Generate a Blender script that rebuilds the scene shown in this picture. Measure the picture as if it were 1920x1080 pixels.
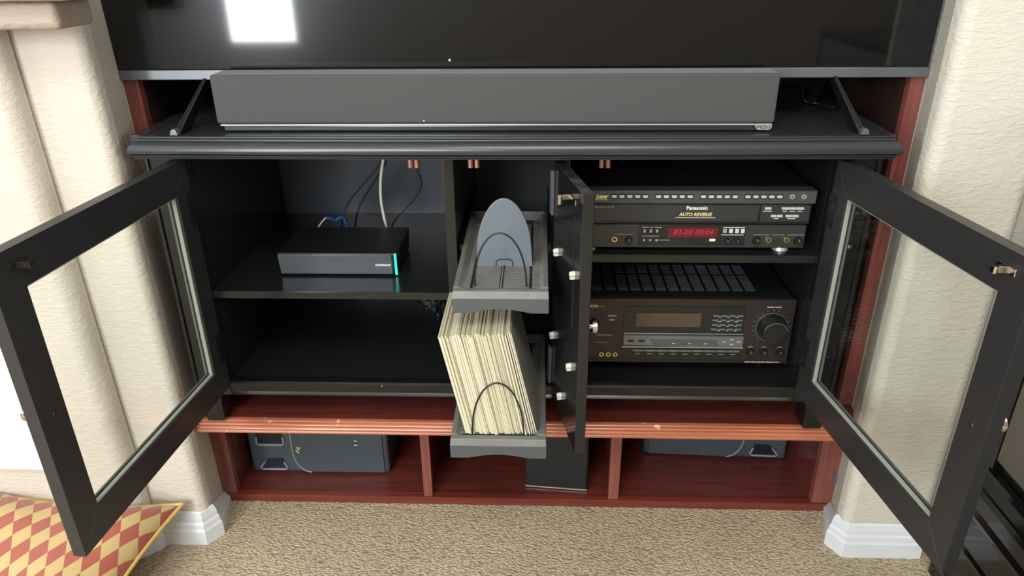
import bpy, bmesh, math, random
from mathutils import Vector, Matrix
random.seed(3)
for o in list(bpy.data.objects): bpy.data.objects.remove(o, do_unlink=True)
SC = bpy.context.scene
COL = SC.collection
# ------------------------------------------------------------------ camera
F_PX = 1363.1
yaw, pit, rol = -0.03974, 0.4388, -0.01027
cd = bpy.data.cameras.new('camera'); cam = bpy.data.objects.new('camera', cd); COL.objects.link(cam)
fw = Vector((math.sin(yaw)*math.cos(pit), math.cos(yaw)*math.cos(pit), -math.sin(pit)))
rt = Vector((math.cos(yaw), -math.sin(yaw), 0)); up = rt.cross(fw)
r2 = rt*math.cos(rol)+up*math.sin(rol); u2 = -rt*math.sin(rol)+up*math.cos(rol)
m = Matrix((r2, u2, -fw)).transposed().to_4x4(); m.translation = Vector((0.62753, -1.24091, 1.18146))
cam.matrix_world = m
cd.sensor_width = 36; cd.lens = F_PX/1920*36; cd.clip_start = 0.02
SC.camera = cam
# ------------------------------------------------------------------ light and exposure
SC.view_settings.view_transform = 'Standard'; SC.view_settings.look = 'None'
SC.view_settings.gamma = 1; SC.view_settings.use_curve_mapping = False
SC.view_settings.exposure = 0.30
W = bpy.data.worlds.new('world'); SC.world = W; W.use_nodes = True
bg = W.node_tree.nodes['Background']; bg.inputs[0].default_value = (0.85, 0.93, 1, 1); bg.inputs[1].default_value = 1.0
def area(name, loc, look, sx, sy, power, color):
    l = bpy.data.lights.new(name, 'AREA'); l.shape = 'RECTANGLE'; l.size = sx; l.size_y = sy
    l.energy = power; l.color = color
    o = bpy.data.objects.new(name, l); COL.objects.link(o); o.location = loc
    o.rotation_euler = Vector(look).to_track_quat('-Z', 'Y').to_euler()
    return o
area('daylight_back_window', (-1.22, -3.66, 1.45), (0, 1, 0), 0.44, 1.66, 62, (0.93, 0.97, 1.0))
area('daylight_left_window', (-2.56, -1.95, 1.75), (1, 0, -0.0), 1.9, 1.5, 34, (0.90, 0.96, 1.0))
area('daylight_transom', (-0.45, -3.66, 2.0), (0, 1, 0), 1.0, 0.95, 52, (0.92, 0.97, 1.0))
area('added_right_fill', (3.36, -2.0, 1.6), (-1, 0, 0), 1.5, 1.3, 22, (0.96, 0.98, 1.0))  # added lamp on the right, brightens the left door's inner face
area('added_ceiling_fill', (0.7, -1.9, 2.64), (0, 0, -1), 0.9, 0.9, 30, (1.0, 0.95, 0.87))  # added overhead fill that softens the room light
# ------------------------------------------------------------------ materials
def srgb(c):
    return tuple(((x/255)/12.92 if x/255 <= 0.04045 else ((x/255+0.055)/1.055)**2.4) for x in c)+(1,)
class NT:
    def __init__(s, name):
        s.m = bpy.data.materials.new(name); s.m.use_nodes = True; s.t = s.m.node_tree; s.n = s.t.nodes
        s.b = s.n['Principled BSDF']; s.out = s.n['Material Output']
    def node(s, typ, **kw):
        n = s.n.new(typ)
        for k, v in kw.items():
            if k in n.inputs: n.inputs[k].default_value = v
            else: setattr(n, k, v)
        return n
    def l(s, a, b): s.t.links.new(a, b)
def mat(name, col, rough=0.5, metal=0.0, var=0.0, vscale=20, bump=0.0, bscale=200, spec=0.5, coat=0.0, emit=None, estr=0, sheen=0):
    k = NT(name); b = k.b
    b.inputs['Base Color'].default_value = srgb(col); b.inputs['Roughness'].default_value = rough
    b.inputs['Metallic'].default_value = metal; b.inputs['Specular IOR Level'].default_value = spec
    b.inputs['Coat Weight'].default_value = coat; b.inputs['Coat Roughness'].default_value = 0.08
    if sheen: b.inputs['Sheen Weight'].default_value = sheen
    if emit: b.inputs['Emission Color'].default_value = srgb(emit); b.inputs['Emission Strength'].default_value = estr
    tc = k.node('ShaderNodeTexCoord')
    if var:
        nz = k.node('ShaderNodeTexNoise', Scale=vscale, Detail=4.0); k.l(tc.outputs['Object'], nz.inputs['Vector'])
        mx = k.node('ShaderNodeMixRGB', blend_type='MIX'); c = srgb(col)
        mx.inputs[1].default_value = tuple(x*(1-var) for x in c[:3])+(1,); mx.inputs[2].default_value = tuple(min(1, x*(1+var)) for x in c[:3])+(1,)
        k.l(nz.outputs['Fac'], mx.inputs[0]); k.l(mx.outputs[0], b.inputs['Base Color'])
    if bump:
        nz = k.node('ShaderNodeTexNoise', Scale=bscale, Detail=3.0); k.l(tc.outputs['Object'], nz.inputs['Vector'])
        bp = k.node('ShaderNodeBump', Strength=bump, Distance=0.002); k.l(nz.outputs['Fac'], bp.inputs['Height']); k.l(bp.outputs[0], b.inputs['Normal'])
    return k.m
def wood(name, dark, light, rough, scale=(3, 3, 40), worn=None, coat=0.3):
    k = NT(name); b = k.b; tc = k.node('ShaderNodeTexCoord'); mp = k.node('ShaderNodeMapping'); mp.inputs['Scale'].default_value = scale
    k.l(tc.outputs['Object'], mp.inputs['Vector'])
    nz = k.node('ShaderNodeTexNoise', Scale=3.0, Detail=6.0, Roughness=0.6); k.l(mp.outputs[0], nz.inputs['Vector'])
    cr = k.node('ShaderNodeValToRGB'); cr.color_ramp.elements[0].position = 0.3; cr.color_ramp.elements[1].position = 0.72
    cr.color_ramp.elements[0].color = srgb(dark); cr.color_ramp.elements[1].color = srgb(light)
    k.l(nz.outputs['Fac'], cr.inputs[0]); last = cr.outputs[0]
    if worn:
        n2 = k.node('ShaderNodeTexNoise', Scale=30.0, Detail=6.0); k.l(tc.outputs['Object'], n2.inputs['Vector'])
        c2 = k.node('ShaderNodeValToRGB'); c2.color_ramp.elements[0].position = worn[1]; c2.color_ramp.elements[1].position = worn[1]+0.06
        k.l(n2.outputs['Fac'], c2.inputs[0])
        mx = k.node('ShaderNodeMixRGB'); k.l(c2.outputs[0], mx.inputs[0]); k.l(last, mx.inputs[1]); mx.inputs[2].default_value = srgb(worn[0]); last = mx.outputs[0]
    k.l(last, b.inputs['Base Color']); b.inputs['Roughness'].default_value = rough
    b.inputs['Coat Weight'].default_value = coat; b.inputs['Coat Roughness'].default_value = 0.15
    return k.m
def stucco(name, c1, c2):
    k = NT(name); b = k.b; tc = k.node('ShaderNodeTexCoord')
    n1 = k.node('ShaderNodeTexNoise', Scale=4.0, Detail=4.0); k.l(tc.outputs['Object'], n1.inputs['Vector'])
    mx = k.node('ShaderNodeMixRGB'); mx.inputs[1].default_value = srgb(c1); mx.inputs[2].default_value = srgb(c2)
    k.l(n1.outputs['Fac'], mx.inputs[0]); k.l(mx.outputs[0], b.inputs['Base Color'])
    mp = k.node('ShaderNodeMapping'); mp.inputs['Scale'].default_value = (0.6, 1, 1.5); k.l(tc.outputs['Object'], mp.inputs['Vector'])
    n2 = k.node('ShaderNodeTexNoise', Scale=95.0, Detail=3.0, Roughness=0.55, Distortion=0.6); k.l(mp.outputs[0], n2.inputs['Vector'])
    rp = k.node('ShaderNodeValToRGB'); rp.color_ramp.elements[0].position = 0.42; rp.color_ramp.elements[1].position = 0.62
    k.l(n2.outputs['Fac'], rp.inputs[0])
    bp = k.node('ShaderNodeBump', Strength=0.36, Distance=0.002); k.l(rp.outputs[0], bp.inputs['Height']); k.l(bp.outputs[0], b.inputs['Normal'])
    b.inputs['Roughness'].default_value = 0.62
    return k.m
def carpet():
    k = NT('carpet_loop'); b = k.b; tc = k.node('ShaderNodeTexCoord')
    mp = k.node('ShaderNodeMapping'); mp.inputs['Scale'].default_value = (1, 1.5, 1); k.l(tc.outputs['Object'], mp.inputs['Vector'])
    nw = k.node('ShaderNodeTexNoise', Scale=60.0, Detail=2.0); k.l(mp.outputs[0], nw.inputs['Vector'])
    ad = k.node('ShaderNodeVectorMath', operation='MULTIPLY_ADD'); ad.inputs[1].default_value = (0.012, 0.012, 0.012)
    k.l(nw.outputs['Color'], ad.inputs[0]); k.l(mp.outputs[0], ad.inputs[2])
    vo = k.node('ShaderNodeTexVoronoi', Scale=135.0); k.l(ad.outputs[0], vo.inputs['Vector'])
    n3 = k.node('ShaderNodeTexNoise', Scale=420.0, Detail=2.0); k.l(tc.outputs['Object'], n3.inputs['Vector'])
    n4 = k.node('ShaderNodeTexNoise', Scale=3.0, Detail=3.0); k.l(tc.outputs['Object'], n4.inputs['Vector'])
    cr = k.node('ShaderNodeValToRGB'); e = cr.color_ramp.elements
    e[0].position = 0.0; e[0].color = srgb((226, 211, 184)); e[1].position = 0.9; e[1].color = srgb((168, 150, 122))
    k.l(vo.outputs['Distance'], cr.inputs[0])
    mx = k.node('ShaderNodeMixRGB', blend_type='MULTIPLY'); mx.inputs[0].default_value = 0.55; k.l(cr.outputs[0], mx.inputs[1])
    c2 = k.node('ShaderNodeValToRGB'); c2.color_ramp.elements[0].position = 0.3; c2.color_ramp.elements[0].color = (0.62, 0.60, 0.57, 1); c2.color_ramp.elements[1].position = 0.6
    k.l(n3.outputs['Fac'], c2.inputs[0]); k.l(c2.outputs[0], mx.inputs[2])
    m2 = k.node('ShaderNodeMixRGB', blend_type='MULTIPLY'); m2.inputs[0].default_value = 0.35; k.l(mx.outputs[0], m2.inputs[1]); k.l(n4.outputs['Fac'], m2.inputs[2])
    k.l(m2.outputs[0], b.inputs['Base Color']); b.inputs['Roughness'].default_value = 0.95; b.inputs['Specular IOR Level'].default_value = 0.1
    iv = k.node('ShaderNodeMath', operation='MULTIPLY'); iv.inputs[1].default_value = -1; k.l(vo.outputs['Distance'], iv.inputs[0])
    bp = k.node('ShaderNodeBump', Strength=0.8, Distance=0.0035); k.l(iv.outputs[0], bp.inputs['Height']); k.l(bp.outputs[0], b.inputs['Normal'])
    return k.m
def harlequin():
    k = NT('harlequin_cloth'); b = k.b; uv = k.node('ShaderNodeUVMap'); sp = k.node('ShaderNodeSeparateXYZ'); k.l(uv.outputs[0], sp.inputs[0])
    def M(op, a, c):
        n = k.node('ShaderNodeMath', operation=op)
        for i, x in enumerate((a, c)):
            if isinstance(x, (int, float)): n.inputs[i].default_value = x
            else: k.l(x, n.inputs[i])
        return n.outputs[0]
    u = M('DIVIDE', sp.outputs[0], 0.036); v = M('DIVIDE', sp.outputs[1], 0.064)
    a = M('FLOOR', M('ADD', u, v), 0); c = M('FLOOR', M('SUBTRACT', u, v), 0)
    f = M('GREATER_THAN', M('FRACT', M('DIVIDE', M('ADD', a, M('ADD', c, 400)), 2), 0), 0.25)
    # rows of red diamonds on gold
    mx = k.node('ShaderNodeMixRGB'); mx.inputs[1].default_value = srgb((192, 166, 112)); mx.inputs[2].default_value = srgb((160, 84, 66)); k.l(f, mx.inputs[0])
    k.l(mx.outputs[0], b.inputs['Base Color']); b.inputs['Roughness'].default_value = 0.45; b.inputs['Sheen Weight'].default_value = 0.3
    tc = k.node('ShaderNodeTexCoord'); nz = k.node('ShaderNodeTexNoise', Scale=14.0, Detail=2.0); k.l(tc.outputs['Object'], nz.inputs['Vector'])
    bp = k.node('ShaderNodeBump', Strength=0.5, Distance=0.01); k.l(nz.outputs['Fac'], bp.inputs['Height']); k.l(bp.outputs[0], b.inputs['Normal'])
    return k.m
def glassmat(name, tint=(0.955, 0.965, 0.955)):
    k = NT(name); k.n.remove(k.b)
    tr = k.node('ShaderNodeBsdfTransparent'); tr.inputs[0].default_value = tint+(1,)
    gl = k.node('ShaderNodeBsdfGlossy'); gl.inputs['Roughness'].default_value = 0.015
    fr = k.node('ShaderNodeFresnel', IOR=1.5); mx = k.node('ShaderNodeMixShader')
    ge = k.node('ShaderNodeNewGeometry'); iv = k.node('ShaderNodeMath', operation='SUBTRACT'); iv.inputs[0].default_value = 1.0; k.l(ge.outputs['Backfacing'], iv.inputs[1])
    mu = k.node('ShaderNodeMath', operation='MULTIPLY'); k.l(fr.outputs[0], mu.inputs[0]); k.l(iv.outputs[0], mu.inputs[1])
    k.l(mu.outputs[0], mx.inputs[0]); k.l(tr.outputs[0], mx.inputs[1]); k.l(gl.outputs[0], mx.inputs[2]); k.l(mx.outputs[0], k.out.inputs[0])
    return k.m
def worn_black():
    k = NT('worn_black_paint'); b = k.b; tc = k.node('ShaderNodeTexCoord')
    n = k.node('ShaderNodeTexNoise', Scale=55.0, Detail=5.0); k.l(tc.outputs['Object'], n.inputs['Vector'])
    c = k.node('ShaderNodeValToRGB'); c.color_ramp.elements[0].position = 0.73; c.color_ramp.elements[1].position = 0.76; k.l(n.outputs['Fac'], c.inputs[0])
    mx = k.node('ShaderNodeMixRGB'); mx.inputs[1].default_value = srgb((20, 20, 21)); mx.inputs[2].default_value = srgb((190, 180, 170)); k.l(c.outputs[0], mx.inputs[0])
    k.l(mx.outputs[0], b.inputs['Base Color']); b.inputs['Roughness'].default_value = 0.3
    return k.m
def grille():
    k = NT('speaker_cloth'); b = k.b; tc = k.node('ShaderNodeTexCoord')
    w = k.node('ShaderNodeTexNoise', Scale=900.0, Detail=1.0); k.l(tc.outputs['Object'], w.inputs['Vector'])
    bp = k.node('ShaderNodeBump', Strength=0.3, Distance=0.0005); k.l(w.outputs['Fac'], bp.inputs['Height']); k.l(bp.outputs[0], b.inputs['Normal'])
    b.inputs['Base Color'].default_value = srgb((60, 60, 60)); b.inputs['Roughness'].default_value = 0.7; b.inputs['Sheen Weight'].default_value = 0.2
    return k.m
M = {}
M['black'] = mat('black_satin_paint', (26, 26, 27), 0.24, bump=0.05, bscale=30)
M['blackin'] = mat('black_interior_laminate', (27, 29, 30), 0.2, bump=0.04, bscale=12)
M['blackback'] = mat('lit_black_back_board', (64, 69, 75), 0.34, bump=0.08, bscale=6)  # black board raised to slate, light falling on it put into the colour
M['door'] = mat('black_door_paint', (41, 41, 42), 0.38, bump=0.04, bscale=60)
M['worn'] = worn_black()
M['doorgloss'] = mat('black_gloss_door', (30, 31, 32), 0.12, bump=0.05, bscale=10)
M['crown'] = mat('black_gloss_moulding', (46, 49, 52), 0.26, bump=0.03, bscale=15)
M['red'] = wood('mahogany_panel', (82, 37, 31), (108, 51, 43), 0.26, (2, 30, 30))
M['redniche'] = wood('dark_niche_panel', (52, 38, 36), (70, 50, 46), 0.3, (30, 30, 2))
M['redstile'] = wood('sheen_mahogany_stile', (104, 54, 48), (140, 82, 73), 0.28, (30, 30, 1.5), worn=((205, 150, 120), 0.77))  # pinkish tone paints the gloss highlight into the wood; pale specks are wear
M['redrail'] = wood('mahogany_rail', (96, 40, 33), (122, 54, 44), 0.3, (1.5, 30, 30), worn=((190, 130, 100), 0.74))
M['redmould'] = wood('sheen_worn_mahogany_moulding', (150, 80, 54), (190, 120, 88), 0.24, (1.2, 60, 60), worn=((222, 176, 140), 0.66))  # pale wood tone paints reflected light on the reeds; the speckle is wear
M['stuccoL'] = stucco('stucco_cream', (203, 195, 182), (194, 185, 171))
M['stuccoR'] = stucco('stucco_ivory', (204, 199, 186), (197, 192, 178))
M['corbel'] = stucco('stucco_taupe', (172, 158, 142), (154, 140, 124))
M['wallp'] = mat('room_wall_paint', (150, 142, 130), 0.8)
M['ceil'] = mat('ceiling_paint', (236, 234, 228), 0.85)
M['carpet'] = carpet()
M['trim'] = mat('white_trim_paint', (212, 216, 219), 0.35, bump=0.1, bscale=40)
M['marble'] = mat('white_marble', (244, 243, 238), 0.2, var=0.03, vscale=8)
M['grout'] = mat('grout', (205, 200, 190), 0.8)
M['screen'] = mat('screen_glass', (5, 5, 6), 0.06)
def screenm():
    k = NT('screen_glass_hazy'); k.b.inputs['Base Color'].default_value = (0.003, 0.003, 0.0035, 1); k.b.inputs['Roughness'].default_value = 0.05
    g = k.node('ShaderNodeBsdfGlossy'); g.inputs['Roughness'].default_value = 0.22; g.inputs[0].default_value = (0.9, 0.95, 1, 1)
    mx = k.node('ShaderNodeMixShader'); mx.inputs[0].default_value = 0.012
    k.l(k.b.outputs[0], mx.inputs[1]); k.l(g.outputs[0], mx.inputs[2]); k.l(mx.outputs[0], k.out.inputs[0]); return k.m
M['screen'] = screenm()
M['tvstrip'] = mat('tv_grey_metal', (120, 124, 128), 0.38, metal=0.7)
M['plastic'] = mat('black_plastic', (20, 20, 21), 0.4)
M['plasticm'] = mat('black_matte_plastic', (24, 25, 26), 0.6)
M['grille'] = grille()
M['silver'] = mat('silver_plastic', (205, 206, 206), 0.28, metal=0.6)
M['chrome'] = mat('chrome', (210, 205, 200), 0.18, metal=1)
M['brass'] = mat('brass_gold', (222, 194, 138), 0.25, metal=1)
M['copper'] = mat('copper_roller', (205, 152, 138), 0.3, metal=0.8)
M['white'] = mat('white_print', (220, 220, 215), 0.5)
M['greyp'] = mat('grey_print', (150, 150, 148), 0.5)
M['gold'] = mat('gold_print', (226, 205, 140), 0.4)
M['ldgrey'] = mat('charcoal_plastic_face', (66, 70, 69), 0.32)
M['ldmid'] = mat('dark_charcoal_face', (46, 49, 49), 0.26)
M['lddark'] = mat('dark_face_plastic', (26, 28, 28), 0.26)
M['btn'] = mat('button_grey', (176, 182, 178), 0.35)
M['btnl'] = mat('button_pale', (196, 202, 186), 0.4)
M['redwin'] = mat('red_display_window', (70, 12, 24), 0.15, emit=(170, 30, 55), estr=0.13)
M['redseg'] = mat('red_segments', (160, 40, 60), 0.3, emit=(230, 60, 90), estr=0.16)
M['amberwin'] = mat('brown_display_window', (74, 62, 48), 0.18)
M['rcvface'] = mat('brown_black_brushed_face', (56, 50, 49), 0.32, metal=0.5)
M['rcvtop'] = mat('black_metal_cover', (20, 20, 20), 0.5)
M['vent'] = mat('vent_fins', (78, 80, 81), 0.45)
M['bandgrey'] = mat('bluish_silver_band', (112, 119, 120), 0.28, metal=0.5)
M['tray'] = mat('grey_rack_plastic', (108, 109, 105), 0.42, bump=0.15, bscale=60, var=0.22, vscale=30)
M['trayd'] = mat('dark_rack_floor', (34, 35, 34), 0.5)
M['trayf'] = mat('grey_rack_front', (76, 80, 82), 0.4)
M['plate'] = mat('blue_grey_plate', (98, 107, 115), 0.34, var=0.05, vscale=14)
M['wire'] = mat('dark_wire', (52, 50, 50), 0.35, metal=0.6)
M['paper'] = mat('cream_sleeve_paper', (200, 194, 168), 0.75, var=0.05, vscale=60)
M['paper2'] = mat('ivory_sleeve_paper', (208, 203, 180), 0.75, var=0.05, vscale=60)
M['paper3'] = mat('yellowed_sleeve_paper', (190, 181, 150), 0.75, var=0.08, vscale=60)
M['sleeveface'] = mat('grey_sleeve_face', (150, 150, 138), 0.6, var=0.1, vscale=40)
M['bag'] = mat('black_plastic_film', (22, 24, 26), 0.16)
M['led'] = mat('teal_led', (40, 220, 190), 0.3, emit=(30, 235, 195), estr=1.1)
M['stbfront'] = mat('slate_front_panel', (86, 92, 97), 0.36, metal=0.4)
M['spk'] = mat('slate_speaker_plastic', (66, 73, 80), 0.42, var=0.1, vscale=10)
M['spkd'] = mat('slate_recess_shade', (26, 29, 33), 0.4)  # darker slate, shade inside the hand grips painted as colour
M['spkrim'] = mat('slate_rim', (130, 141, 151), 0.35)
M['cable_w'] = mat('white_cable', (215, 215, 195), 0.5)
M['cable_k'] = mat('black_cable', (34, 34, 35), 0.3)
M['blue'] = mat('blue_connector', (40, 92, 150), 0.45)
M['cushion'] = harlequin()
M['piping'] = mat('gold_piping', (206, 172, 98), 0.5)
M['glass'] = glassmat('clear_pane')
M['bead'] = mat('pale_glazing_strip', (142, 148, 138), 0.3)
M['beadd'] = mat('dark_glazing_bead', (84, 90, 88), 0.3)
M['rubber'] = mat('clear_bumper', (205, 202, 190), 0.25)
M['furn'] = mat('black_gloss_furniture', (13, 13, 13), 0.12)
M['furnp'] = mat('grey_brown_panel', (84, 78, 72), 0.5)
M['tape'] = mat('blue_tape', (60, 130, 200), 0.6)
M['winframe'] = mat('window_frame_white', (235, 235, 232), 0.4)
# ------------------------------------------------------------------ helpers
def wl(o):
    v = Vector((0, 0, 0))
    while o is not None:
        v += o.location; o = o.parent
    return v
class MB:
    def __init__(s): s.bm = bmesh.new()
    def faces(s, vs, fs):
        V = [s.bm.verts.new(v) for v in vs]
        for f in fs:
            try: s.bm.faces.new([V[i] for i in f])
            except ValueError: pass
        return V
    def box(s, x0, x1, y0, y1, z0, z1):
        vs = [(x, y, z) for x in (x0, x1) for y in (y0, y1) for z in (z0, z1)]
        s.faces(vs, [(0,1,3,2),(4,6,7,5),(0,4,5,1),(2,3,7,6),(0,2,6,4),(1,5,7,3)]); return s
    def prism(s, poly, axis, a, b):
        def P(p, t):
            if axis == 'x': return (t, p[0], p[1])
            if axis == 'y': return (p[0], t, p[1])
            return (p[0], p[1], t)
        n = len(poly); vs = [P(p, a) for p in poly]+[P(p, b) for p in poly]
        s.faces(vs, [tuple(range(n)), tuple(range(2*n-1, n-1, -1))]+[(i, (i+1) % n, n+(i+1) % n, n+i) for i in range(n)]); return s
    def hexa(s, b, t):   # bottom 4, top 4 points
        s.faces(list(b)+list(t), [(3,2,1,0),(4,5,6,7),(0,1,5,4),(1,2,6,5),(2,3,7,6),(3,0,4,7)]); return s
    def cyl(s, c, r, h, axis='y', seg=16, r1=None):
        r1 = r if r1 is None else r1; A = []; B = []
        for i in range(seg):
            t = 2*math.pi*i/seg; ca, sa = math.cos(t), math.sin(t)
            for L, rr, hh in ((A, r, 0), (B, r1, h)):
                if axis == 'y': L.append((c[0]+rr*ca, c[1]+hh, c[2]+rr*sa))
                elif axis == 'x': L.append((c[0]+hh, c[1]+rr*ca, c[2]+rr*sa))
                else: L.append((c[0]+rr*ca, c[1]+rr*sa, c[2]+hh))
        n = seg; s.faces(A+B, [tuple(range(n)), tuple(range(2*n-1, n-1, -1))]+[(i, (i+1) % n, n+(i+1) % n, n+i) for i in range(n)]); return s
    def ring(s, c, r0, r1, h, seg=20, a0=0, a1=2*math.pi):  # flat ring facing -y
        vs = []; full = abs(a1-a0) > 6.28; n = seg if full else seg+1
        for i in range(n):
            t = a0+(a1-a0)*i/seg
            for r, y in ((r0, 0), (r1, 0), (r1, -h), (r0, -h)): vs.append((c[0]+r*math.cos(t), c[1]+y, c[2]+r*math.sin(t)))
        fs = []
        for i in range(n if full else n-1):
            j = (i+1) % n
            for k in range(4): fs.append((i*4+k, i*4+(k+1) % 4, j*4+(k+1) % 4, j*4+k))
        if not full: fs += [(0,1,2,3), tuple((n-1)*4+k for k in (3,2,1,0))]
        s.faces(vs, fs); return s
    def tube(s, path, r, seg=8, radii=None):
        P = [Vector(p) for p in path]; rings = []; prev = None
        for i, p in enumerate(P):
            d = (P[min(i+1, len(P)-1)]-P[max(i-1, 0)]).normalized()
            if prev is None:
                n = d.orthogonal().normalized()
            else:
                n = (prev-d*prev.dot(d)); n = n.normalized() if n.length > 1e-6 else d.orthogonal().normalized()
            prev = n; b = d.cross(n); rr = radii[i] if radii else r
            rings.append([p+(n*math.cos(2*math.pi*k/seg)+b*math.sin(2*math.pi*k/seg))*rr for k in range(seg)])
        vs = [v for R in rings for v in R]; fs = []
        for i in range(len(P)-1):
            for k in range(seg): fs.append((i*seg+k, i*seg+(k+1) % seg, (i+1)*seg+(k+1) % seg, (i+1)*seg+k))
        fs += [tuple(range(seg)), tuple(range(len(vs)-1, len(vs)-seg-1, -1))]
        s.faces(vs, fs); return s
    def xf(s, f):
        for v in s.bm.verts: v.co = Vector(f(v.co))
        return s
    def build(s, name, material, parent=None, bevel=0, seg=2, smooth=False, mats=None):
        bmesh.ops.recalc_face_normals(s.bm, faces=s.bm.faces[:])
        for fc_ in s.bm.faces: fc_.smooth = False
        if smooth:
            ar = sorted(fc_.calc_area() for fc_ in s.bm.faces); md = ar[len(ar)//2]
            for fc_ in s.bm.faces: fc_.smooth = fc_.calc_area() < 3*md
        if bevel:
            es = [e for e in s.bm.edges if len(e.link_faces) == 2 and e.calc_face_angle(0) > 0.6]
            rr = bmesh.ops.bevel(s.bm, geom=es, offset=bevel, segments=seg, affect='EDGES', profile=0.6, clamp_overlap=True)
            for fc_ in rr['faces']: fc_.smooth = min(e_.calc_length() for e_ in fc_.edges) < bevel*0.95
        if parent is not None:
            off = wl(parent)
            for v in s.bm.verts: v.co -= off
        for e_ in s.bm.edges: e_.smooth = len(e_.link_faces) == 2 and e_.calc_face_angle(0) < 0.87
        me = bpy.data.meshes.new(name); s.bm.to_mesh(me); s.bm.free()
        me.materials.append(material)
        for mm in (mats or []): me.materials.append(mm)
        o = bpy.data.objects.new(name, me); COL.objects.link(o); o.parent = parent
        return o
def tag(o, label=None, cat=None, group=None, kind=None):
    if label: o['label'] = label
    if cat: o['category'] = cat
    if group: o['group'] = group
    if kind: o['kind'] = kind
    return o
def thing(name, loc, label, cat, group=None):
    o = bpy.data.objects.new(name, None); o.location = loc; o.empty_display_size = 0.05; COL.objects.link(o)
    return tag(o, label, cat, group)
def copy_at(o, off, parent=None):
    c = o.copy(); COL.objects.link(c); c.parent = parent if parent is not None else o.parent
    c.location = Vector(o.location)+Vector(off); return c
def struct(o): o['kind'] = 'structure'; return o
def bx(name, m_, parent, x0, x1, y0, y1, z0, z1, bevel=0.0, seg=2):
    return MB().box(x0, x1, y0, y1, z0, z1).build(name, m_, parent, bevel, seg)
def text(name, body, size, x, y, z, m_, parent, align='CENTER', depth=0.0003, f=None, shear=0, width=1.0, bold=0.0):
    cu = bpy.data.curves.new('t', 'FONT'); cu.body = body; cu.size = size; cu.align_x = align; cu.align_y = 'CENTER'
    cu.extrude = depth; cu.shear = shear; cu.resolution_u = 2; cu.offset = bold
    to = bpy.data.objects.new('t', cu); COL.objects.link(to)
    dg = bpy.context.evaluated_depsgraph_get(); dg.update()
    me = bpy.data.meshes.new_from_object(to.evaluated_get(dg)); bpy.data.objects.remove(to)
    off = wl(parent)
    for v in me.vertices:
        p = Vector((x+v.co.x*width, y-v.co.z, z+v.co.y))
        if f: p = Vector(f(p))
        v.co = p-off
    me.name = name; me.materials.clear(); me.materials.append(m_)
    o = bpy.data.objects.new(name, me); COL.objects.link(o); o.parent = parent; return o
def arcpts(cx, cy, r, a0, a1, n): return [(cx+r*math.cos(a0+(a1-a0)*i/n), cy+r*math.sin(a0+(a1-a0)*i/n)) for i in range(n+1)]
PI = math.pi
# ------------------------------------------------------------------ the setting
fl = MB(); fl.box(-2.6, 3.4, -3.7, 0.6, -0.05, 0.0)
struct(fl.build('floor', M['carpet']))
struct(bx('ceiling', M['ceil'], None, -2.6, 3.4, -3.7, 0.6, 2.7, 2.8))
# back wall of the room with the window opening
wb = MB(); wb.box(-2.7, -1.46, -3.82, -3.7, 0, 2.7); wb.box(-0.98, 3.5, -3.82, -3.7, 0, 1.5); wb.box(-0.98, -0.97, -3.82, -3.7, 1.5, 2.7); wb.box(0.07, 3.5, -3.82, -3.7, 1.5, 2.7); wb.box(-0.97, 0.07, -3.82, -3.7, 2.5, 2.7); wb.box(-1.46, -0.98, -3.82, -3.7, 0, 0.58); wb.box(-1.46, -0.98, -3.82, -3.7, 2.3, 2.7)
struct(wb.build('wall_back', M['wallp']))
wf = MB()
for a in ((-1.46, -1.43, 0.58, 2.3), (-1.01, -0.98, 0.58, 2.3), (-1.43, -1.01, 0.58, 0.61), (-1.43, -1.01, 2.27, 2.3)): wf.box(a[0], a[1], -3.76, -3.70, a[2], a[3])
struct(wf.build('window_1', M['winframe']))
wg = MB()
for a in ((-0.97, -0.93, 1.5, 2.5), (0.03, 0.07, 1.5, 2.5), (-0.93, 0.03, 1.5, 1.54), (-0.93, 0.03, 2.46, 2.5)): wg.box(a[0], a[1], -3.76, -3.70, a[2], a[3])
struct(wg.build('window_3', M['winframe']))
ws = MB(); ws.box(-2.72, -2.6, -3.7, -2.95, 0, 2.7); ws.box(-2.72, -2.6, -0.95, 0.6, 0, 2.7); ws.box(-2.72, -2.6, -2.95, -0.95, 0, 0.95); ws.box(-2.72, -2.6, -2.95, -0.95, 2.55, 2.7)
struct(ws.build('wall_side_left', M['wallp']))
w2 = MB()
for a in ((-2.95, -2.91, 0.95, 2.55), (-0.99, -0.95, 0.95, 2.55), (-2.91, -0.99, 0.95, 0.99), (-2.91, -0.99, 2.51, 2.55)): w2.box(-2.68, -2.60, a[0], a[1], a[2], a[3])
struct(w2.build('window_2', M['winframe']))
wr = MB(); wr.box(3.4, 3.5, -3.7, -2.75, 0, 2.7); wr.box(3.4, 3.5, -1.25, 0.6, 0, 2.7); wr.box(3.4, 3.5, -2.75, -1.25, 0, 0.95); wr.box(3.4, 3.5, -2.75, -1.25, 2.25, 2.7)
struct(wr.build('wall_side_right', M['wallp']))
w4 = MB()
for a in ((-2.75, -2.71, 0.95, 2.25), (-1.29, -1.25, 0.95, 2.25), (-2.71, -1.29, 0.95, 0.99), (-2.71, -1.29, 2.21, 2.25)): w4.box(3.40, 3.47, a[0], a[1], a[2], a[3])
struct(w4.build('added_window_4', M['winframe']))  # unseen frame added around the right fill lamp
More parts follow.
